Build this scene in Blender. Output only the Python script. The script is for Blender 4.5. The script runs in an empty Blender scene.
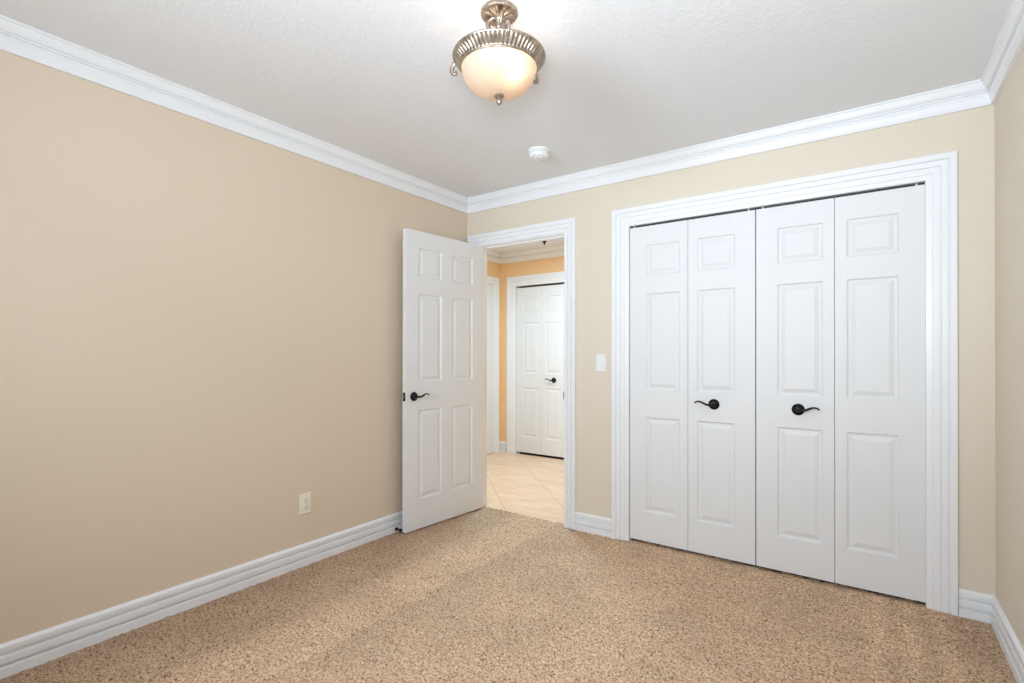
import bpy, bmesh, math, random
import numpy as np
from mathutils import Vector, Matrix, noise

S = bpy.context.scene
C = S.collection
PI = math.pi

# ------------------------------------------------------------------ camera
cam_d = bpy.data.cameras.new('camera')
cam = bpy.data.objects.new('camera', cam_d); C.objects.link(cam)
cam_d.sensor_width = 36; cam_d.lens = 36*507.567/1024
cam_d.shift_y = (353.23-341.5)/1024
cam_d.clip_start = 0.02
R_ = Vector((0.8166024, 0.5771991, 0.0013)); U_ = Vector((0.0010741, -0.0037718, 0.9999923)); F_ = Vector((-0.5771996, 0.8165947, 0.0037))
M = Matrix((R_, U_, -F_)).transposed().to_4x4()
M.translation = Vector((2.6342, -3.1061, 1.1955))
cam.matrix_world = M
S.camera = cam

# ------------------------------------------------------------------ world, big lights, exposure
S.view_settings.view_transform = 'Standard'; S.view_settings.look = 'None'
S.view_settings.gamma = 1; S.view_settings.use_curve_mapping = False
S.view_settings.exposure = 0.06
wd = bpy.data.worlds.new('world'); S.world = wd; wd.use_nodes = True
wd.node_tree.nodes['Background'].inputs[0].default_value = (0.75, 0.85, 1, 1)
wd.node_tree.nodes['Background'].inputs[1].default_value = 0.6

W, D, ZC = 3.089, 4.40, 2.431            # room width, depth (towards the camera), ceiling height
HX0, HX1, HY0, HY1, HZC = -1.14, 1.17, 0.11, 1.993, 2.45   # hall

def area(name, loc, target, sx, sy, power, col, spread=PI):
    l = bpy.data.lights.new(name, 'AREA'); l.shape = 'RECTANGLE'; l.size = sx; l.size_y = sy
    l.energy = power; l.color = col; l.spread = spread
    o = bpy.data.objects.new(name, l); C.objects.link(o); o.location = loc
    o.rotation_euler = (Vector(target)-Vector(loc)).to_track_quat('-Z', 'Y').to_euler()
    return o
# daylight through the window in the wall behind the camera
WIN = (1.05, 2.45, 1.05, 2.20)
area('window_daylight', (1.5, -D+0.02, 1.62), (1.5, 0, 1.9), 1.0, 0.8, 32, (0.76, 0.88, 1.0), spread=math.radians(110))
# the photographer's flash, thrown up at the ceiling behind the camera
area('bounced_flash', (2.45, -2.95, 1.55), (2.35, -2.3, 2.43), 0.3, 0.3, 26, (0.76, 0.88, 1.0), spread=math.radians(150))
# fill light added to brighten the hall, unseen above the door head
area('hall_fill', (0.0, 0.75, HZC-0.12), (0.0, 0.75, 0), 0.35, 0.35, 34, (0.56, 0.81, 1.0))

# ------------------------------------------------------------------ materials
def srgb(r, g, b):
    f = lambda c: (c/255/12.92) if c/255 <= 0.04045 else ((c/255+0.055)/1.055)**2.4
    return (f(r), f(g), f(b), 1)
def mat(name, col, rough=0.6, metal=0.0, bump=None, spec=0.5, var=None, bstr=0.1, bdist=0.002):
    m = bpy.data.materials.new(name); m.use_nodes = True
    nt = m.node_tree; b = nt.nodes['Principled BSDF']
    b.inputs['Base Color'].default_value = col; b.inputs['Roughness'].default_value = rough
    b.inputs['Metallic'].default_value = metal; b.inputs['Specular IOR Level'].default_value = spec
    geo = nt.nodes.new('ShaderNodeNewGeometry')
    if bump:
        n = nt.nodes.new('ShaderNodeTexNoise'); n.inputs['Scale'].default_value = bump; n.inputs['Detail'].default_value = 3
        nt.links.new(geo.outputs['Position'], n.inputs['Vector'])
        k = nt.nodes.new('ShaderNodeBump'); k.inputs['Strength'].default_value = bstr; k.inputs['Distance'].default_value = bdist
        nt.links.new(n.outputs['Fac'], k.inputs['Height']); nt.links.new(k.outputs['Normal'], b.inputs['Normal'])
    if var:
        n = nt.nodes.new('ShaderNodeTexNoise'); n.inputs['Scale'].default_value = var[0]
        nt.links.new(geo.outputs['Position'], n.inputs['Vector'])
        r = nt.nodes.new('ShaderNodeValToRGB'); r.color_ramp.elements[0].color = col; r.color_ramp.elements[1].color = var[1]
        r.color_ramp.elements[0].position = .35; r.color_ramp.elements[1].position = .65
        nt.links.new(n.outputs['Fac'], r.inputs[0]); nt.links.new(r.outputs[0], b.inputs['Base Color'])
    return m
m_wall = mat('cream_paint', srgb(223, 212, 194), 0.55, bump=180, bstr=.12, bdist=.001)
m_tan = mat('tan_left_wall', srgb(222, 205, 183), 0.55, bump=180, bstr=.12, bdist=.001)  # left wall base colour, slightly tanner than the other walls
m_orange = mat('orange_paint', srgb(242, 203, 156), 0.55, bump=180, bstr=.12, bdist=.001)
m_trim = mat('white_trim_paint', srgb(238, 239, 241), 0.32)
m_door = mat('white_door_paint', srgb(228, 229, 230), 0.5, bump=90, bstr=.05, bdist=.0008)
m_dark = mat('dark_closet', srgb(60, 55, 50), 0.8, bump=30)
m_black = mat('oil_rubbed_bronze', srgb(22, 20, 19), 0.3, 0.6, bump=60, bstr=.03)
m_track = mat('black_track', srgb(25, 25, 25), 0.5, bump=60)
m_steel = mat('satin_steel', srgb(150, 150, 150), 0.35, 0.9, bump=60, bstr=.03)
m_plastic = mat('white_plastic', srgb(235, 236, 236), 0.35, bump=60, bstr=.02)
m_ivory = mat('ivory_plastic', srgb(240, 233, 217), 0.35, bump=60, bstr=.02)
m_nickel = mat('antique_nickel', srgb(150, 137, 124), 0.36, 0.9, var=(40, srgb(186, 172, 156)))
m_rubber = mat('black_rubber', srgb(18, 18, 18), 0.7, bump=60)

# ceiling: skip-trowel plaster
m_ceil = mat('ceiling_plaster', srgb(233, 234, 236), 0.85)
def ceil_nodes(m):
    nt = m.node_tree; b = nt.nodes['Principled BSDF']
    geo = nt.nodes.new('ShaderNodeNewGeometry')
    n = nt.nodes.new('ShaderNodeTexNoise'); n.inputs['Scale'].default_value = 38; n.inputs['Detail'].default_value = 4; n.inputs['Distortion'].default_value = 1.2
    nt.links.new(geo.outputs['Position'], n.inputs['Vector'])
    r = nt.nodes.new('ShaderNodeValToRGB'); r.color_ramp.elements[0].position = .45; r.color_ramp.elements[1].position = .62
    nt.links.new(n.outputs['Fac'], r.inputs[0])
    k = nt.nodes.new('ShaderNodeBump'); k.inputs['Strength'].default_value = .2; k.inputs['Distance'].default_value = .002
    nt.links.new(r.outputs[0], k.inputs['Height']); nt.links.new(k.outputs['Normal'], b.inputs['Normal'])
ceil_nodes(m_ceil)

# carpet
m_carpet = mat('carpet_pile', srgb(190, 160, 128), 0.95, spec=.1)
def carpet_nodes(m):
    nt = m.node_tree; L = nt.links; N = nt.nodes; b = N['Principled BSDF']
    geo = N.new('ShaderNodeNewGeometry')
    def noise_(scale, detail=2, dist=0):
        n = N.new('ShaderNodeTexNoise'); n.inputs['Scale'].default_value = scale; n.inputs['Detail'].default_value = detail
        n.inputs['Distortion'].default_value = dist; L.new(geo.outputs['Position'], n.inputs['Vector']); return n.outputs['Fac']
    def ramp(fac, pts):
        r = N.new('ShaderNodeValToRGB'); e = r.color_ramp.elements
        e[0].position, e[0].color = pts[0]; e[1].position, e[1].color = pts[-1]
        for p, c in pts[1:-1]:
            q = e.new(p); q.color = c
        L.new(fac, r.inputs[0]); return r.outputs[0]
    fl = ramp(noise_(118, 3, .5), [(.33, srgb(134, 102, 76)), (.43, srgb(206, 170, 138)), (.56, srgb(235, 202, 170)), (.68, srgb(248, 222, 194))])
    # pile brushed by the vacuum: bands along Y, with soft patches
    sep = N.new('ShaderNodeSeparateXYZ'); L.new(geo.outputs['Position'], sep.inputs[0])
    def math_(op, a, b_=None):
        q = N.new('ShaderNodeMath'); q.operation = op
        for i, v in enumerate((a, b_)):
            if v is None: continue
            if isinstance(v, (int, float)): q.inputs[i].default_value = v
            else: L.new(v, q.inputs[i])
        return q.outputs[0]
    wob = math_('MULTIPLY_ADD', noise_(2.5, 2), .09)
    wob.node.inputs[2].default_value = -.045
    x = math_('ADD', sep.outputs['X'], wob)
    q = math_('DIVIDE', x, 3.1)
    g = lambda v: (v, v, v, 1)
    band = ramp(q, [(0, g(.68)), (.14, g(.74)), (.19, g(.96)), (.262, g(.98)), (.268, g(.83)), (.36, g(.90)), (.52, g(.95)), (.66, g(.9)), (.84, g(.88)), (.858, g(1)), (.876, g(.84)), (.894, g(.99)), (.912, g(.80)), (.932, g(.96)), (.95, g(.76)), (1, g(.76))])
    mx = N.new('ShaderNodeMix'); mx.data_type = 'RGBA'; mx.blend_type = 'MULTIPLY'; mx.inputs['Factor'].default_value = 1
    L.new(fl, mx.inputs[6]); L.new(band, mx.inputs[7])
    pat = ramp(noise_(3.2, 3), [(.35, g(.88)), (.65, g(1.0))])
    m2 = N.new('ShaderNodeMix'); m2.data_type = 'RGBA'; m2.blend_type = 'MULTIPLY'; m2.inputs['Factor'].default_value = 1
    L.new(mx.outputs[2], m2.inputs[6]); L.new(pat, m2.inputs[7])
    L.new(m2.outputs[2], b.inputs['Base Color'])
    k = N.new('ShaderNodeBump'); k.inputs['Strength'].default_value = .6; k.inputs['Distance'].default_value = .004
    L.new(noise_(260, 2), k.inputs['Height']); L.new(k.outputs['Normal'], b.inputs['Normal'])
carpet_nodes(m_carpet)

# hall tile: 46 cm travertine squares laid on the diagonal
m_tile = mat('travertine_tile', srgb(240, 214, 180), 0.3)
def tile_nodes(m):
    nt = m.node_tree; L = nt.links; N = nt.nodes; b = N['Principled BSDF']
    geo = N.new('ShaderNodeNewGeometry')
    mp = N.new('ShaderNodeMapping'); mp.vector_type = 'POINT'
    mp.inputs['Rotation'].default_value = (0, 0, PI/4)       # x' = (X-Y)/sqrt2, y' = (X+Y)/sqrt2
    L.new(geo.outputs['Position'], mp.inputs['Vector'])
    sep = N.new('ShaderNodeSeparateXYZ'); L.new(mp.outputs[0], sep.inputs[0])
    def M_(op, a, b_=None, c=None):
        q = N.new('ShaderNodeMath'); q.operation = op
        for i, v in enumerate((a, b_, c)):
            if v is None: continue
            if isinstance(v, (int, float)): q.inputs[i].default_value = v
            else: L.new(v, q.inputs[i])
        return q.outputs[0]
    P = 0.462
    gx = M_('PINGPONG', M_('ADD', sep.outputs['X'], 1.38/math.sqrt(2)), P/2)
    gy = M_('PINGPONG', M_('ADD', sep.outputs['Y'], -0.397/math.sqrt(2)), P/2)
    gr = M_('LESS_THAN', M_('MINIMUM', gx, gy), 0.0028)
    n = N.new('ShaderNodeTexNoise'); n.inputs['Scale'].default_value = 3; n.inputs['Detail'].default_value = 5; n.inputs['Distortion'].default_value = 1.5
    mp2 = N.new('ShaderNodeMapping'); mp2.inputs['Scale'].default_value = (.7, 3.5, 1); mp2.inputs['Rotation'].default_value = (0, 0, .5)
    L.new(geo.outputs['Position'], mp2.inputs[0]); L.new(mp2.outputs[0], n.inputs['Vector'])
    r = N.new('ShaderNodeValToRGB'); r.color_ramp.elements[0].color = srgb(226, 190, 156); r.color_ramp.elements[1].color = srgb(240, 212, 182)
    r.color_ramp.elements[0].position = .35; r.color_ramp.elements[1].position = .65
    L.new(n.outputs['Fac'], r.inputs[0])
    mx = N.new('ShaderNodeMix'); mx.data_type = 'RGBA'; L.new(gr, mx.inputs['Factor']); L.new(r.outputs[0], mx.inputs[6]); mx.inputs[7].default_value = srgb(196, 160, 122)
    L.new(mx.outputs[2], b.inputs['Base Color'])
tile_nodes(m_tile)

# frosted lamp glass: real bulbs shine through it
m_glass = bpy.data.materials.new('frosted_alabaster_glass'); m_glass.use_nodes = True
def glass_nodes(m):
    nt = m.node_tree; N = nt.nodes; L = nt.links
    for n in list(N):
        if n.type != 'OUTPUT_MATERIAL': N.remove(n)
    out = [n for n in N if n.type == 'OUTPUT_MATERIAL'][0]
    geo = N.new('ShaderNodeNewGeometry'); n = N.new('ShaderNodeTexNoise'); n.inputs['Scale'].default_value = 9; n.inputs['Distortion'].default_value = 1.5
    L.new(geo.outputs['Position'], n.inputs['Vector'])
    r = N.new('ShaderNodeValToRGB'); r.color_ramp.elements[0].color = srgb(222, 206, 188); r.color_ramp.elements[1].color = srgb(230, 217, 200)
    L.new(n.outputs['Fac'], r.inputs[0])
    t = N.new('ShaderNodeBsdfTranslucent'); L.new(r.outputs[0], t.inputs[0])
    d = N.new('ShaderNodeBsdfDiffuse'); L.new(r.outputs[0], d.inputs[0])
    g = N.new('ShaderNodeBsdfGlossy'); g.inputs['Roughness'].default_value = .25
    a = N.new('ShaderNodeMixShader'); a.inputs[0].default_value = .5; L.new(t.outputs[0], a.inputs[1]); L.new(d.outputs[0], a.inputs[2])
    c = N.new('ShaderNodeMixShader'); c.inputs[0].default_value = .05; L.new(a.outputs[0], c.inputs[1]); L.new(g.outputs[0], c.inputs[2])
    L.new(c.outputs[0], out.inputs[0])
glass_nodes(m_glass)
m_bulb = bpy.data.materials.new('lit_bulb'); m_bulb.use_nodes = True
_b = m_bulb.node_tree.nodes['Principled BSDF']; _b.inputs['Emission Color'].default_value = (1, .88, .76, 1); _b.inputs['Emission Strength'].default_value = 34
m_pane = mat('window_glass', (1, 1, 1, 1), 0.02); m_pane.node_tree.nodes['Principled BSDF'].inputs['Transmission Weight'].default_value = 1

# ------------------------------------------------------------------ helpers
def tag(o, label=None, cat=None, group=None, kind=None):
    if label: o['label'] = label
    if cat: o['category'] = cat
    if group: o['group'] = group
    if kind: o['kind'] = kind
    return o
def empty(name, loc=(0, 0, 0), rz=0):
    o = bpy.data.objects.new(name, None); C.objects.link(o); o.location = loc; o.rotation_euler = (0, 0, rz); o.empty_display_size = .1
    return o
class MB:
    def __init__(s): s.v = []; s.f = []
    def add(s, vs, fs):
        k = len(s.v); s.v += [tuple(p) for p in vs]; s.f += [tuple(i+k for i in f) for f in fs]; return s
    def box(s, x0, x1, y0, y1, z0, z1):
        return s.add([(x0,y0,z0),(x1,y0,z0),(x1,y1,z0),(x0,y1,z0),(x0,y0,z1),(x1,y0,z1),(x1,y1,z1),(x0,y1,z1)],
                     [(0,3,2,1),(4,5,6,7),(0,1,5,4),(1,2,6,5),(2,3,7,6),(3,0,4,7)])
    def loft(s, rings, closed_ring=True, caps=True):
        n = len(rings[0]); k = len(s.v)
        for r in rings: s.v += [tuple(p) for p in r]
        for i in range(len(rings)-1):
            for j in range(n if closed_ring else n-1):
                a = k+i*n+j; b = k+i*n+(j+1) % n
                s.f.append((a, b, b+n, a+n))
        if caps:
            s.f.append(tuple(k+j for j in range(n))[::-1]); s.f.append(tuple(k+(len(rings)-1)*n+j for j in range(n)))
        return s
    def lathe(s, prof, c=(0, 0, 0), n=48, axis='z', fn=None):
        rings = []
        for (r, h) in prof:
            ring = []
            for j in range(n):
                a = 2*PI*j/n; rr, hh = (r, h) if fn is None else fn(r, h, a)
                x, y = rr*math.cos(a), rr*math.sin(a)
                p = (x, y, hh) if axis == 'z' else ((x, hh, y) if axis == 'y' else (hh, x, y))
                ring.append((p[0]+c[0], p[1]+c[1], p[2]+c[2]))
            rings.append(ring)
        return s.loft(rings)
    def tube(s, pts, rad, n=12, flat=1.0, side=(0, 1, 0)):
        pts = [Vector(p) for p in pts]; side = Vector(side); rings = []
        for i, p in enumerate(pts):
            t = (pts[min(i+1, len(pts)-1)]-pts[max(i-1, 0)]).normalized()
            u = (side-side.dot(t)*t).normalized(); v = t.cross(u)
            r = rad[i] if hasattr(rad, '__len__') else rad
            rings.append([p+u*math.cos(2*PI*j/n)*r+v*math.sin(2*PI*j/n)*r*flat for j in range(n)])
        return s.loft(rings)
    def build(s, name, m, parent=None, smooth=False, angle=35):
        me = bpy.data.meshes.new(name); me.from_pydata(s.v, [], s.f); me.materials.append(m)
        bm = bmesh.new(); bm.from_mesh(me); bmesh.ops.recalc_face_normals(bm, faces=bm.faces)
        if smooth:
            for f in bm.faces: f.smooth = True
            for e in bm.edges:
                if len(e.link_faces) == 2 and e.calc_face_angle(0) > math.radians(angle): e.smooth = False
        bm.to_mesh(me); bm.free()
        o = bpy.data.objects.new(name, me); C.objects.link(o)
        if parent: o.parent = parent
        return o
def struct(o, label=None): return tag(o, label, None, None, 'structure')
def spline(ctrl, n=8):
    ctrl = [Vector(c) for c in ctrl]; P = [ctrl[0]]+ctrl+[ctrl[-1]]; out = []
    for i in range(1, len(P)-2):
        for k in range(n):
            t = k/n; a, b, c, d = P[i-1:i+3]
            out.append(.5*((2*b)+(c-a)*t+(2*a-5*b+4*c-d)*t*t+(3*b-a-3*c+d)*t**3))
    out.append(ctrl[-1]); return out

# ------------------------------------------------------------------ openings (measured)
DX0, DX1, DZ = 0.115, 0.884, 2.045        # bedroom doorway
CX0, CX1, CZ = 1.363, 2.847, 2.0275       # closet opening
FX0, FX1, FZ = -0.912, 0.56, 2.036        # hall closet opening (in the far hall wall)

# floor: dense carpet pile, real tufts
def carpet(name, x0, x1, y0, y1, step, amp):
    nx = int((x1-x0)/step)+1; ny = int((y1-y0)/step)+1
    rng = np.random.default_rng(4)
    def blur(a, k):
        for _ in range(k):
            a = (a+np.roll(a, 1, 0)+np.roll(a, -1, 0)+np.roll(a, 1, 1)+np.roll(a, -1, 1))/5
        return a
    def unit(a): return (a-a.mean())/a.std()
    h = unit(rng.standard_normal((ny, nx)))*.35+unit(blur(rng.standard_normal((ny, nx)), 2))*.8
    h = np.clip(h*amp, -2.2*amp, 1.8*amp)
    X, Y = np.meshgrid(np.linspace(x0, x1, nx), np.linspace(y0, y1, ny))
    X = X+rng.uniform(-.3, .3, X.shape)*step; Y = Y+rng.uniform(-.3, .3, X.shape)*step
    co = np.stack([X, Y, h], -1).reshape(-1, 3).astype(np.float32)
    i = np.arange(ny-1)[:, None]*nx+np.arange(nx-1)[None, :]
    q = np.stack([i, i+1, i+nx+1, i+nx], -1).reshape(-1, 4).astype(np.int32)
    me = bpy.data.meshes.new(name)
    me.vertices.add(len(co)); me.vertices.foreach_set('co', co.ravel())
    me.loops.add(q.size); me.loops.foreach_set('vertex_index', q.ravel())
    me.polygons.add(len(q)); me.polygons.foreach_set('loop_start', np.arange(0, q.size, 4, dtype=np.int32))
    me.update(calc_edges=True); me.materials.append(m_carpet)
    me.polygons.foreach_set('use_smooth', np.ones(len(q), dtype=bool))
    o = bpy.data.objects.new(name, me); C.objects.link(o); return o
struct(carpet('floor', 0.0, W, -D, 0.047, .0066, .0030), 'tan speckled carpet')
struct(MB().box(HX0, HX1, .047, HY1, -.05, -.004).build('floor_hall', m_tile), 'peach travertine tiles laid diagonally in the hall')
struct(MB().box(HX1, W, .047, .75, -.05, -.004).build('floor_closet', m_dark))

# ceilings
struct(MB().box(-.1, W+.1, -D-.1, .055, ZC, ZC+.1).build('ceiling', m_ceil))
struct(MB().box(HX0-.1, HX1+.05, .0551, HY1+.1, HZC, HZC+.1).build('ceiling_hall', m_ceil))

# walls
def wall_cut(name, m, x0, x1, y0, y1, z1, openings, label=None):
    b = MB(); x = x0
    for (a, c, z) in sorted(openings):
        b.box(x, a, y0, y1, -.05, z1); b.box(a, c, y0, y1, z, z1); x = c
    b.box(x, x1, y0, y1, -.05, z1)
    return struct(b.build(name, m), label)
wall_cut('wall_back', m_wall, 0, W, 0, .055, ZC, [(DX0-.012, DX1+.012, DZ+.012), (CX0-.012, CX1+.012, CZ+.012)], 'cream back wall with the doorway and closet')
wall_cut('wall_hall_near', m_orange, HX0, HX1, .055, .11, HZC, [(DX0-.012, DX1+.012, DZ+.012)])
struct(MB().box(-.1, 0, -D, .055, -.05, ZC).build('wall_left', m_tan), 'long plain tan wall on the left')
struct(MB().box(W, W+.1, -D, .055, -.05, ZC).build('wall_right', m_wall))
struct(MB().box(HX0-.1, HX0, .055, HY1+.1, -.05, HZC).build('wall_hall_left', m_orange))
struct(MB().box(HX1, HX1+.05, .055, HY1+.1, -.05, HZC).build('wall_hall_right', m_orange))
wall_cut('wall_hall_far', m_orange, HX0, HX1, HY1, HY1+.1, HZC, [(FX0-.012, FX1+.012, FZ+.012)])
struct(MB().box(HX1+.05, W, .7, .75, -.05, ZC).box(W, W+.1, .055, .75, -.05, ZC).box(HX1+.05, W+.1, .0552, .75, ZC, ZC+.05).build('wall_closet', m_dark))
struct(MB().box(FX0-.1, FX1+.1, HY1+.6, HY1+.65, -.05, HZC).box(FX0-.15, FX0-.1, HY1+.1, HY1+.65, -.05, HZC).box(FX1+.1, FX1+.15, HY1+.1, HY1+.65, -.05, HZC)
       .box(FX0-.1, FX1+.1, HY1+.1, HY1+.6, -.06, -.05).build('wall_hall_closet', m_dark))
# wall behind the camera with its window
_b = MB(); x0, x1, z0, z1 = WIN
_b.box(0, x0, -D-.1, -D, -.05, ZC); _b.box(x1, W, -D-.1, -D, -.05, ZC); _b.box(x0, x1, -D-.1, -D, -.05, z0); _b.box(x0, x1, -D-.1, -D, z1, ZC)
struct(_b.build('wall_front', m_wall))
_w = MB().box(x0, x0+.05, -D-.09, -D-.04, z0, z1).box(x1-.05, x1, -D-.09, -D-.04, z0, z1).box(x0+.05, x1-.05, -D-.09, -D-.04, z0, z0+.05).box(x0+.05, x1-.05, -D-.09, -D-.04, z1-.05, z1).box((x0+x1)/2-.02, (x0+x1)/2+.02, -D-.09, -D-.05, z0+.05, z1-.05).build('window_1', m_trim)
struct(_w); MB().box(x0+.05, x1-.05, -D-.072, -D-.068, z0+.05, z1-.05).build('pane', m_pane, _w)

# ------------------------------------------------------------------ crown and base mouldings, mitred at the corners
CROWN = [(0, 0), (.053, 0), (.053, -.009), (.047, -.010), (.046, -.016), (.039, -.032), (.033, -.041), (.030, -.043), (.024, -.0435), (.024, -.049), (.029, -.0495), (.029, -.053), (.021, -.0535), (.021, -.059),
         (.0245, -.0595), (.019, -.070), (.016, -.084), (.014, -.096), (.014, -.108), (0, -.108)]
BASE = [(0, 0), (.020, 0), (.020, .036), (.0185, .0375), (.001, .0385), (.001, .0480), (.0175, .0520), (.0175, .0765), (.016, .0785), (.001, .0795), (.001, .0895), (.0155, .0940), (.015, .112), (.009, .1195), (.004, .1225), (0, .1225)]
def run(name, m, prof, p0, p1, nrm, z, e0, e1):
    """moulding from p0 to p1 on a wall whose inward normal is nrm; e0/e1 = +1 mitre in, -1 mitre out, 0 square"""
    p0, p1, nrm = Vector(p0), Vector(p1), Vector(nrm); d = (p1-p0).normalized()
    r0 = [p0+nrm*a+d*a*e0+Vector((0, 0, z+h)) for a, h in prof]
    r1 = [p1+nrm*a-d*a*e1+Vector((0, 0, z+h)) for a, h in prof]
    return struct(MB().loft([r0, r1]).build(name, m))
V = lambda x, y: (x, y, 0)
run('trim_1', m_trim, CROWN, V(0, -D), V(0, 0), (1, 0, 0), ZC, 1, 1)['label'] = 'white crown moulding along the left wall'
run('trim_2', m_trim, CROWN, V(0, 0), V(W, 0), (0, -1, 0), ZC, 1, 1)['label'] = 'white crown moulding over the closet wall'
run('trim_3', m_trim, CROWN, V(W, 0), V(W, -D), (-1, 0, 0), ZC, 1, 1)['label'] = 'white crown moulding along the right wall'
run('trim_4', m_trim, CROWN, V(W, -D), V(0, -D), (0, 1, 0), ZC, 1, 1)
HC = [(a*1.15, h*1.1) for a, h in CROWN]
run('trim_5', m_trim, HC, V(HX0, .11), V(HX0, HY1), (1, 0, 0), HZC, 1, 1)
run('trim_6', m_trim, HC, V(HX0, HY1), V(HX1, HY1), (0, -1, 0), HZC, 1, 1)
run('trim_7', m_trim, HC, V(HX1, HY1), V(HX1, .11), (-1, 0, 0), HZC, 1, 1)
run('trim_8', m_trim, HC, V(HX1, .11), V(HX0, .11), (0, 1, 0), HZC, 1, 1)
run('baseboard_left', m_trim, BASE, V(0, -D), V(0, -.02), (1, 0, 0), 0, 1, 0)['label'] = 'white grooved baseboard along the left wall'
run('baseboard_back', m_trim, BASE, V(DX1+.095, 0), V(CX0-.116, 0), (0, -1, 0), 0, 0, 0)['label'] = 'short baseboard between doorway and closet'
run('baseboard_back_corner', m_trim, BASE, V(CX1+.116, 0), V(W, 0), (0, -1, 0), 0, 0, 1)['label'] = 'short baseboard between closet and right corner'
run('baseboard_right', m_trim, BASE, V(W, 0), V(W, -D), (-1, 0, 0), 0, 1, 1)['label'] = 'white grooved baseboard along the right wall'
run('baseboard_front', m_trim, BASE, V(W, -D), V(0, -D), (0, 1, 0), 0, 1, 1)
run('baseboard_hall_left', m_trim, BASE, V(HX0, 1.945), V(HX0, HY1), (1, 0, 0), -.004, 0, 1)
run('baseboard_hall_far', m_trim, BASE, V(HX0, HY1), V(FX0-.14, HY1), (0, -1, 0), -.004, 1, 0)
run('baseboard_hall_right', m_trim, BASE, V(HX1, HY1), V(HX1, .11), (-1, 0, 0), -.004, 1, 1)

# ------------------------------------------------------------------ casings
CAS = [(0, 0), (0, .008), (.003, .0115), (.027, .0125), (.0285, .0075), (.0315, .0075), (.033, .0135), (.036, .0155), (.055, .0165), (.0565, .0105), (.0600, .0105), (.0615, .0175), (.065, .0200), (.087, .0205), (.090, .019), (.090, 0)]
def casing(name, x0, x1, zt, mp, flat=0.0, label=None, base=0.0):
    """mitred casing round an opening; 'flat' is a flush reveal strip inside it; mp(x, t, z) places a point"""
    prof = [(0, 0), (0, .006)]+[(a+flat, t) for a, t in CAS[1:]] if flat else CAS
    rings = []
    for k in range(4):
        ring = []
        for a, t in prof:
            x = x0-a if k < 2 else x1+a; z = base if k in (0, 3) else zt+a
            ring.append(mp(x, t, z))
        rings.append(ring)
    return struct(MB().loft(rings).build(name, m_trim), label)
def jamb(name, x0, x1, zt, y0, y1, mp, stop=True, base=0.0):
    b = MB(); e = .012
    def bx(xa, xb, ya, yb, za, zb):
        vs = [mp(x, -y, z) for x, y, z in [(xa,ya,za),(xb,ya,za),(xb,yb,za),(xa,yb,za),(xa,ya,zb),(xb,ya,zb),(xb,yb,zb),(xa,yb,zb)]]
        b.add(vs, [(0,3,2,1),(4,5,6,7),(0,1,5,4),(1,2,6,5),(2,3,7,6),(3,0,4,7)])
    bx(x0-e, x0, y0, y1, base, zt+e); bx(x1, x1+e, y0, y1, base, zt+e); bx(x0, x1, y0, y1, zt, zt+e)
    if stop:
        s0, s1 = y0+.038, y0+.072
        bx(x0, x0+.010, s0, s1, base, zt-.010); bx(x1-.010, x1, s0, s1, base, zt-.010); bx(x0, x1, s0, s1, zt-.010, zt)
    return struct(b.build(name, m_trim))
mback = lambda x, t, z: (x, -t, z)
mhfar = lambda x, t, z: (x, HY1-t, z)
mhnear = lambda x, t, z: (x, HY0+t, z)
mhleft = lambda x, t, z: (HX0+t, x, z)
casing('trim_9', DX0-.006, DX1+.006, DZ+.005, mback, label='white moulded casing round the open doorway')
jamb('trim_10', DX0, DX1, DZ, .0, .11, mback)
casing('trim_11', DX0-.006, DX1+.006, DZ+.005, mhnear)
casing('trim_12', CX0-.002, CX1+.002, CZ+.001, mback, flat=.022, label='white moulded casing round the closet doors')
jamb('trim_13', CX0, CX1, CZ, .0, .11, mback, stop=False)
casing('trim_14', FX0-.002, FX1+.002, FZ+.001, mhfar, flat=.03, base=-.004, label='white casing round the hall closet')
jamb('trim_15', FX0, FX1, FZ, .0, .1, mhfar, stop=False, base=-.004)
casing('trim_16', 1.03, 1.845, 2.058, mhleft, base=-.004)

# ------------------------------------------------------------------ panel door leaves
RING = [(0, 0), (.003, .0015), (.008, .0082), (.015, .0090), (.019, .0086), (.038, .0020), (.041, .0014)]
def leaf_mesh(w, h, t, cols, rows, both=True, b=None):
    """front face at y=0 looking to -y, back at y=t; cols/rows: spans of the raised panels"""
    b = b or MB()
    def face(yf, s):
        xs = sorted({0, w, *[c for p in cols for c in p]}); zs = sorted({0, h, *[c for p in rows for c in p]})
        for i in range(len(xs)-1):
            for j in range(len(zs)-1):
                if (xs[i], xs[i+1]) in cols and (zs[j], zs[j+1]) in rows: continue
                q = [(xs[i], yf, zs[j]), (xs[i+1], yf, zs[j]), (xs[i+1], yf, zs[j+1]), (xs[i], yf, zs[j+1])]
                b.add(q, [(0, 1, 2, 3)])
        for (xa, xb) in cols:
            for (za, zb) in rows:
                rg = []
                for (o, d) in RING:
                    y = yf+s*d
                    rg.append([(xa+o, y, za+o), (xb-o, y, za+o), (xb-o, y, zb-o), (xa+o, y, zb-o)])
                b.loft(rg, caps=False); b.add(rg[-1], [(0, 1, 2, 3)])
    face(0, 1)
    if both: face(t, -1)
    else: b.add([(0, t, 0), (w, t, 0), (w, t, h), (0, t, h)], [(3, 2, 1, 0)])
    b.add([(0,0,0),(w,0,0),(w,t,0),(0,t,0)], [(0,1,2,3)]); b.add([(0,0,h),(w,0,h),(w,t,h),(0,t,h)], [(0,1,2,3)])
    b.add([(0,0,0),(0,t,0),(0,t,h),(0,0,h)], [(0,1,2,3)]); b.add([(w,0,0),(w,t,0),(w,t,h),(w,0,h)], [(0,1,2,3)])
    return b
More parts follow.
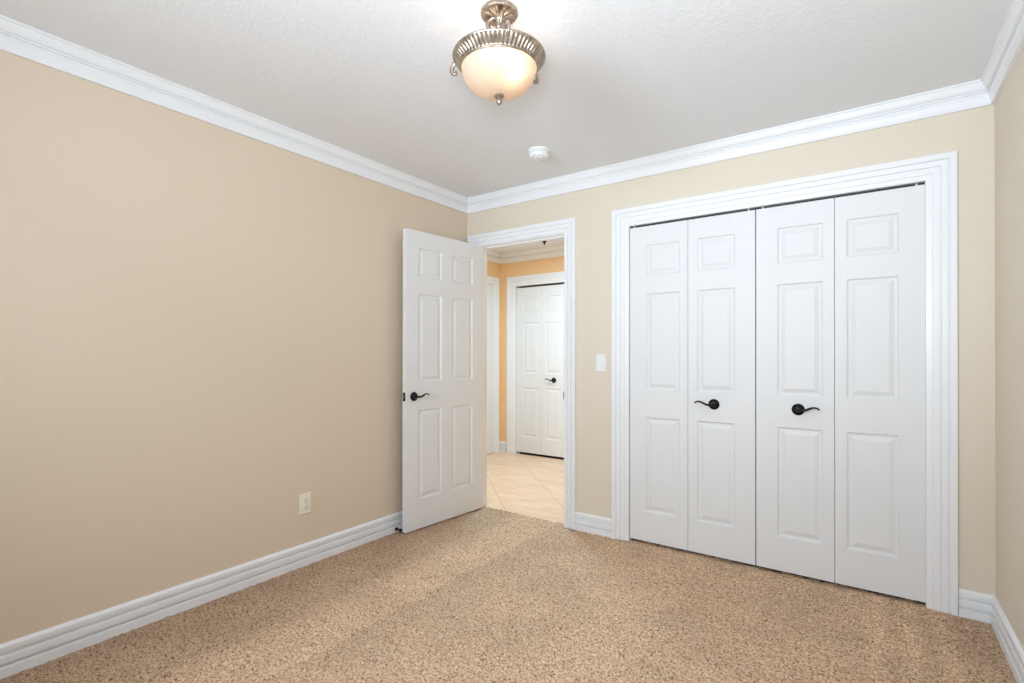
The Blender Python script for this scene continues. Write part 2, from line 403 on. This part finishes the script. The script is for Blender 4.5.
def build_leaf(name, mb, m, parent):
    me = bpy.data.meshes.new(name); me.from_pydata(mb.v, [], mb.f); me.materials.append(m)
    bm = bmesh.new(); bm.from_mesh(me); bmesh.ops.remove_doubles(bm, verts=bm.verts, dist=1e-5)
    bmesh.ops.recalc_face_normals(bm, faces=bm.faces)
    bm.to_mesh(me); bm.free()
    o = bpy.data.objects.new(name, me); C.objects.link(o); o.parent = parent; return o
ROWS = [(.187, .786), (.956, 1.567), (1.678, 1.875)]      # from the bottom edge of the leaf

def handle(parent, x, z, side, yf=0.0, ny=-1, label=None):
    """wave lever on a round rosette; side = +1 lever points to +x; ny = direction the handle stands off"""
    h = MB().lathe([(.0005, 0), (.0305, 0), (.0315, .003), (.030, .006), (.026, .0085), (.020, .010), (.014, .014), (.012, .030), (.0005, .031)], (0, 0, 0), 40, 'y',
                   fn=lambda r, hh, a: (r, hh*ny)).build('handle', m_black, parent, True, 50)
    h.location = (x, yf, z)
    ctrl = [(0, .030, 0), (.009*side, .041, -.001), (.023*side, .045, -.002), (.039*side, .045, .002), (.055*side, .044, .010), (.071*side, .043, .0155), (.086*side, .042, .0150), (.097*side, .041, .0085), (.100*side, .041, .004)]
    pts = spline([(a, b*ny, c) for a, b, c in ctrl], 6); n = len(pts)
    rad = [(.0115-.0068*(i/(n-1))**.7) for i in range(n)]
    rad[-1] = .002
    MB().tube(pts, rad, 14, .75).build('lever', m_black, h, True, 60)
    return h

# open hinged door
E_ = Vector((.107, -.7535, 0)); H_ = Vector((.1665, -.004, 0))
rz = math.atan2(*(H_-E_).yx)
LW, LH = .752, 2.032
d1 = empty('door_1', (E_.x, E_.y, .010), rz)
tag(d1, 'white six panel door standing open beside the left wall', 'door', kind='structure')
COLS = [(.106, .321), (.421, .636)]
DROWS = [(.200, .812), (1.000, 1.607), (1.718, 1.920)]
build_leaf('leaf', leaf_mesh(LW, LH, .035, COLS, DROWS), m_door, d1)
h1 = handle(d1, .066, .905, 1)
handle(d1, .066, .905, 1, yf=.035, ny=1)
MB().box(-.0012, .0005, .006, .029, .905-.029, .905+.029).build('latch_plate', m_black, d1)
MB().box(-.009, -.0012, .012, .023, .905-.009, .905+.009).build('latch_bolt', m_steel, d1)
for z in (.2, 1.02, 1.83):
    hg = MB().box(LW+.0003, LW+.0018, .003, .034, z-.045, z+.045)
    hg.lathe([(.0005, z-.045), (.0055, z-.045), (.0055, z+.045), (.0005, z+.045)], (LW+.005, .040, 0), 14)
    hg.build('hinge', m_steel, d1, True)

# bifold closet doors: two pairs, each pair slides and folds together
def bifold(name, xs, cols, zb, yf, hx, side, label, mp_loc, rows=ROWS, h=1.993, hz=None, pins=()):
    r = empty(name, mp_loc); tag(r, label, 'door', kind='structure')
    g = .0012
    for (a, c), col in zip(xs, cols):
        w = c-a-2*g
        lf = build_leaf('leaf', leaf_mesh(w, h, .035, [tuple(v-a-g for v in col)], rows), m_door, r)
        lf.location = (a+g, yf, zb)
    if hx is not None: handle(r, hx, hz, side, yf=yf)
    for p in pins:
        MB().lathe([(.0005, 0), (.0040, 0), (.0040, .013), (.0005, .013)], (p, yf+.010, zb+h), 12).build('pivot_pin', m_plastic, r)
    return r
s = [1.3655, 1.7335, 2.1075, 2.481, 2.8475]
bifold('door_2', [(s[0], s[1]), (s[1], s[2]-.0015)], [(1.471, 1.685), (1.787, 1.999)], .020, .006, 1.884, -1, 'left pair of white bifold closet doors, lever pointing left', (0, 0, 0), hz=.909, pins=(1.392, 2.07))
bifold('door_3', [(s[2]+.0015, s[3]), (s[3], s[4])], [(2.215, 2.430), (2.533, 2.748)], .020, .006, 2.316, 1, 'right pair of white bifold closet doors, lever pointing right', (0, 0, 0), hz=.906, pins=(2.142, 2.815))
trk = MB().box(CX0+.001, CX1-.001, .024, .028, CZ-.013, CZ-.001).box(CX0+.001, CX1-.001, .042, .046, CZ-.013, CZ-.001).box(CX0+.001, CX1-.001, .028, .042, CZ-.004, CZ-.001).build('closet_door_track', m_track)
tag(trk, 'black overhead track in the gap above the white closet doors', 'door track')
# hall closet bifold
fs = [FX0+.003, -.544, -.176, .192, .557]
FR = [(a, b) for a, b in ROWS]
bifold('door_4', [(fs[0], fs[1]), (fs[1], fs[2])], [(-.806, -.592), (-.490, -.275)], .020, HY1+.006, -.376, -1, 'white bifold closet doors seen through the doorway', (0, 0, 0), hz=.903, h=1.992)
bifold('door_5', [(fs[2], fs[3]), (fs[3], fs[4])], [(-.07, .145), (.24, .455)], .020, HY1+.006, .04, 1, 'white bifold closet doors further along the hall wall', (0, 0, 0), hz=.903, h=1.992)
d6 = empty('door_6', (HX0+.004, 1.845, .006), -PI/2); tag(d6, 'white door in the left hall wall', 'door', kind='structure')
build_leaf('leaf', leaf_mesh(.815, 2.045, .003, [(.12, .35), (.465, .695)], [(.2, .81), (1.0, 1.607), (1.718, 1.92)], both=False), m_door, d6)

# ------------------------------------------------------------------ ceiling light
LX, LY = 1.545, -1.647
lamp = empty('ceiling_light', (LX, LY, ZC))
tag(lamp, 'semi flush ceiling light with frosted bowl and fluted antique nickel rim', 'ceiling light')
z = lambda v: v-ZC
# canopy with beaded edge and leafy relief
def canopy_fn(r, h, a):
    if r > .058: return r, h-.0012*math.cos(36*a)
    if .02 < r < .055: return r, h-.0028*math.sin(10*a)*math.sin((r-.02)/.035*PI)
    return r, h
MB().lathe([(.0005, -.0005), (.0645, -.0005), (.0660, -.008), (.0665, -.012), (.0645, -.015), (.0600, -.016), (.056, -.0145), (.050, -.014), (.040, -.0155), (.028, -.019), (.016, -.024), (.010, -.034), (.008, -.050), (.0005, -.051)],
           n=144, fn=canopy_fn).build('canopy', m_nickel, lamp, True, 60)
MB().lathe([(.0005, -.05), (.009, -.05), (.011, -.056), (.007, -.062), (.006, -.085), (.013, -.092), (.016, -.100), (.012, -.108), (.006, -.113), (.0045, -.120), (.0045, z(2.117)), (.0005, z(2.117))], n=24).build('stem', m_nickel, lamp, True, 50)
# fluted rim
zr = z(2.262)
NF = 62
def rim_fn(r, h, a):
    u = (zr-h)/.036
    if .08 < u < .92 and r > .134: 
        k = math.sin(PI*(u-.08)/.84)**.5; q = abs(math.sin(NF*a/2)); return r-.0062*k*(1-q), h
    return r, h
prof = [(.120, zr+.004), (.150, zr+.006), (.160, zr+.007), (.1655, zr+.004), (.1665, zr), (.1645, zr-.003)]
prof += [(.1640-.0265*(t**1.25), zr-.003-.030*t**.9) for t in [i/10 for i in range(1, 11)]]
prof += [(.1385, zr-.0355), (.1395, zr-.0385), (.1370, zr-.0405), (.1330, zr-.0385), (.132, zr-.02), (.120, zr-.002)]
n = NF*6; rings = []
for (r, h) in prof+[prof[0]]:
    rings.append([(rim_fn(r, h, 2*PI*j/n)[0]*math.cos(2*PI*j/n), rim_fn(r, h, 2*PI*j/n)[0]*math.sin(2*PI*j/n), h) for j in range(n)])
MB().loft(rings, caps=False).build('rim', m_nickel, lamp, True, 70)
# frosted bowl
bp = []
zt, zb_ = z(2.234), z(2.131)
for i in range(17):
    t = i/16*PI/2; bp.append((.1365*math.cos(t)**.85 if i < 16 else .004, zt-(zt-zb_)*math.sin(t)**1.0))
ip = [(max(r-.004, .003), h+.004) for r, h in bp][::-1]
rings = [[(r*math.cos(2*PI*j/72), r*math.sin(2*PI*j/72), h) for j in range(72)] for r, h in bp+ip+[bp[0]]]
MB().loft(rings, caps=False).build('glass_bowl', m_glass, lamp, True, 60)
MB().lathe([(.0005, z(.009+2.1185)), (.017, z(.009+2.1185)), (.0185, z(.009+2.115)), (.015, z(.009+2.111)), (.008, z(.009+2.108)), (.006, z(.009+2.105)), (.009, z(.009+2.102)), (.011, z(.009+2.097)), (.0095, z(.009+2.091)), (.005, z(.009+2.086)), (.002, z(.009+2.083)), (.0005, z(.009+2.082))], n=28).build('finial', m_nickel, lamp, True, 60)
# three scroll arms from the stem over the rim
base_az = math.atan2(-3.1061-LY, 2.6342-LX)           # towards the photographer
for deg in (9, 129, -111):
    a = base_az+math.radians(deg)
    c = [(.012, -.020), (.030, -.018), (.044, -.030), (.042, -.050), (.032, -.066), (.042, -.082), (.062, -.088), (.085, -.104), (.112, -.134), (.140, -.151), (.165, -.150), (.181, -.158), (.189, -.172), (.187, -.186), (.177, -.193), (.168, -.190)]
    pts = spline([(r*math.cos(a), r*math.sin(a), h) for r, h in c], 5); k = len(pts)
    rad = [.0046+.0016*math.sin(PI*i/(k-1)) for i in range(k)]; rad[-1] = .0035; rad[-2] = .0058; rad[-3] = .0062
    MB().tube(pts, rad, 10, 1.5, side=(-math.sin(a), math.cos(a), .001)).build('arm', m_nickel, lamp, True, 60)
# the bulbs, one towards the right of the bowl, one towards the left
for (bx, bt, bz, pw) in ((.048, .070, 2.190, 1.0), (-.050, -.045, 2.215, .2)):
    px, py = bx*.8166+bt*math.cos(base_az), bx*.577+bt*math.sin(base_az)
    bo = MB().lathe([(.0005, -.026), (.010, -.024), (.018, -.016), (.021, -.004), (.018, .010), (.010, .022), (.009, .04), (.0005, .041)], (0, 0, 0), 20).build('bulb', m_bulb, lamp, True, 60)
    bo.location = (px, py, z(bz)); bo.scale = [1 if pw == 1 else .7]*3

# ------------------------------------------------------------------ smoke detector
sd = empty('smoke_detector', (1.0, -.515, ZC)); sd.scale = (1.15, 1.15, 1.15); tag(sd, 'round white smoke detector on the ceiling beyond the light', 'smoke detector')
MB().lathe([(.0005, 0), (.056, 0), (.058, -.003), (.057, -.010), (.053, -.012), (.0005, -.012)], n=48).build('mounting_plate', m_plastic, sd, True, 40)
def sd_fn(r, h, a):
    return (r-(.0030 if (math.sin(14*a) > .2) else 0), h) if -.034 < h < -.020 and r > .045 else (r, h)
MB().lathe([(.0005, -.012), (.050, -.012), (.053, -.015), (.053, -.020), (.0490, -.021), (.0485, -.027), (.051, -.028), (.050, -.033), (.044, -.039), (.038, -.041), (.036, -.036), (.030, -.036), (.028, -.042), (.022, -.044), (.0005, -.044)], n=96, fn=sd_fn).build('body', m_plastic, sd, True, 35)
MB().lathe([(.0005, -.0435), (.006, -.0435), (.006, -.046), (.0005, -.047)], (.012, -.012, 0), 20).build('test_button', m_plastic, sd, True, 40)

# ------------------------------------------------------------------ outlet on the left wall
def plate(w, h, t, b=None, ax='x'):
    b = MB(); e = .004; rg = []
    for (o, d) in [(0, 0), (0, t*.5), (e*.4, t*.85), (e, t)]:
        rg.append([(-w/2+o, d, -h/2+o), (w/2-o, d, -h/2+o), (w/2-o, d, h/2-o), (-w/2+o, d, h/2-o)])
    b.loft(rg); return b
ot = empty('wall_outlet', (0.0, -1.42, .348), -PI/2); tag(ot, 'ivory duplex power outlet low on the long tan wall', 'power outlet')
plate(.071, .115, .006).build('cover_plate', m_ivory, ot)
for dz in (.0195, -.0195):
    rc = MB().lathe([(.0005, .006), (.0165, .006), (.0165, .0075), (.0155, .008), (.0005, .008)], (0, 0, dz), 32, 'y').build('socket', m_ivory, ot, True, 40)
    sl = MB().box(-.0078, -.0052, .0079, .0083, dz-.001, dz+.0080).box(.0052, .0076, .0079, .0083, dz, dz+.0075)
    sl.lathe([(.0002, .0079), (.0026, .0079), (.0026, .0083), (.0002, .0083)], (0, 0, dz-.008), 14, 'y')
    sl.build('slot', m_rubber, rc)
MB().lathe([(.0002, .006), (.003, .006), (.003, .0072), (.0002, .0075)], (0, 0, 0), 14, 'y').build('screw', m_ivory, ot)
# the outlet faces +x: local +y must point to world +x

# light switch on the back wall
sw = empty('light_switch', (1.166, 0, 1.143), PI); tag(sw, 'white rocker light switch on the wall between doorway and closet', 'light switch')
plate(.071, .115, .006).build('cover_plate', m_plastic, sw)
rk = MB().loft([[(-.0165, .006, -.033), (.0165, .006, -.033), (.0165, .006, .033), (-.0165, .006, .033)],
                [(-.0160, .0105, -.0325), (.0160, .0105, -.0325), (.0160, .0075, .0325), (-.0160, .0075, .0325)]]).build('rocker', m_plastic, sw)

# strike plate on the right jamb
st = MB().box(DX1-.0015, DX1+.0005, -.001, .034, .885, .945).box(DX1-.0035, DX1-.0015, -.006, .004, .893, .937).build('strike_plate', m_steel)
tag(st, 'small grey metal strike plate on the right doorway jamb', 'strike plate')

# rubber door stop on the baseboard behind the open door
ds = empty('door_stop', (.019, -.757, .022)); tag(ds, 'small black door stop on the baseboard behind the open door', 'door stop')
MB().lathe([(.0005, 0), (.012, 0), (.012, .003), (.006, .005), (.005, .040), (.0005, .040)], axis='x', n=20).build('post', m_black, ds, True, 40)
MB().lathe([(.0005, .038), (.010, .038), (.0115, .043), (.010, .052), (.0005, .054)], axis='x', n=20).build('bumper', m_rubber, ds, True, 40)

# hall sprinkler head
sp = empty('fire_sprinkler', (-.275, 1.62, HZC)); tag(sp, 'small black sprinkler head hanging from the hall ceiling', 'sprinkler')
MB().lathe([(.0005, 0), (.038, 0), (.036, -.004), (.020, -.009), (.0005, -.009)], n=32).build('escutcheon', m_plastic, sp, True, 40)
hd = MB().lathe([(.0005, -.008), (.022, -.008), (.022, -.022), (.010, -.028), (.007, -.050), (.0005, -.050)], n=20)
hd.build('nozzle', m_rubber, sp)

# unseen fixture, added only to carry the hall fill light
hl = empty('added_hall_fixture', (.0, .75, HZC)); tag(hl, 'unseen round flush fixture added to carry the hall fill light', 'ceiling light')
MB().lathe([(.0005, 0), (.17, 0), (.17, -.02), (.15, -.025), (.0005, -.025)], n=40).build('pan', m_plastic, hl, True, 40)

S.cycles.max_bounces = 10
S.cycles.diffuse_bounces = 6
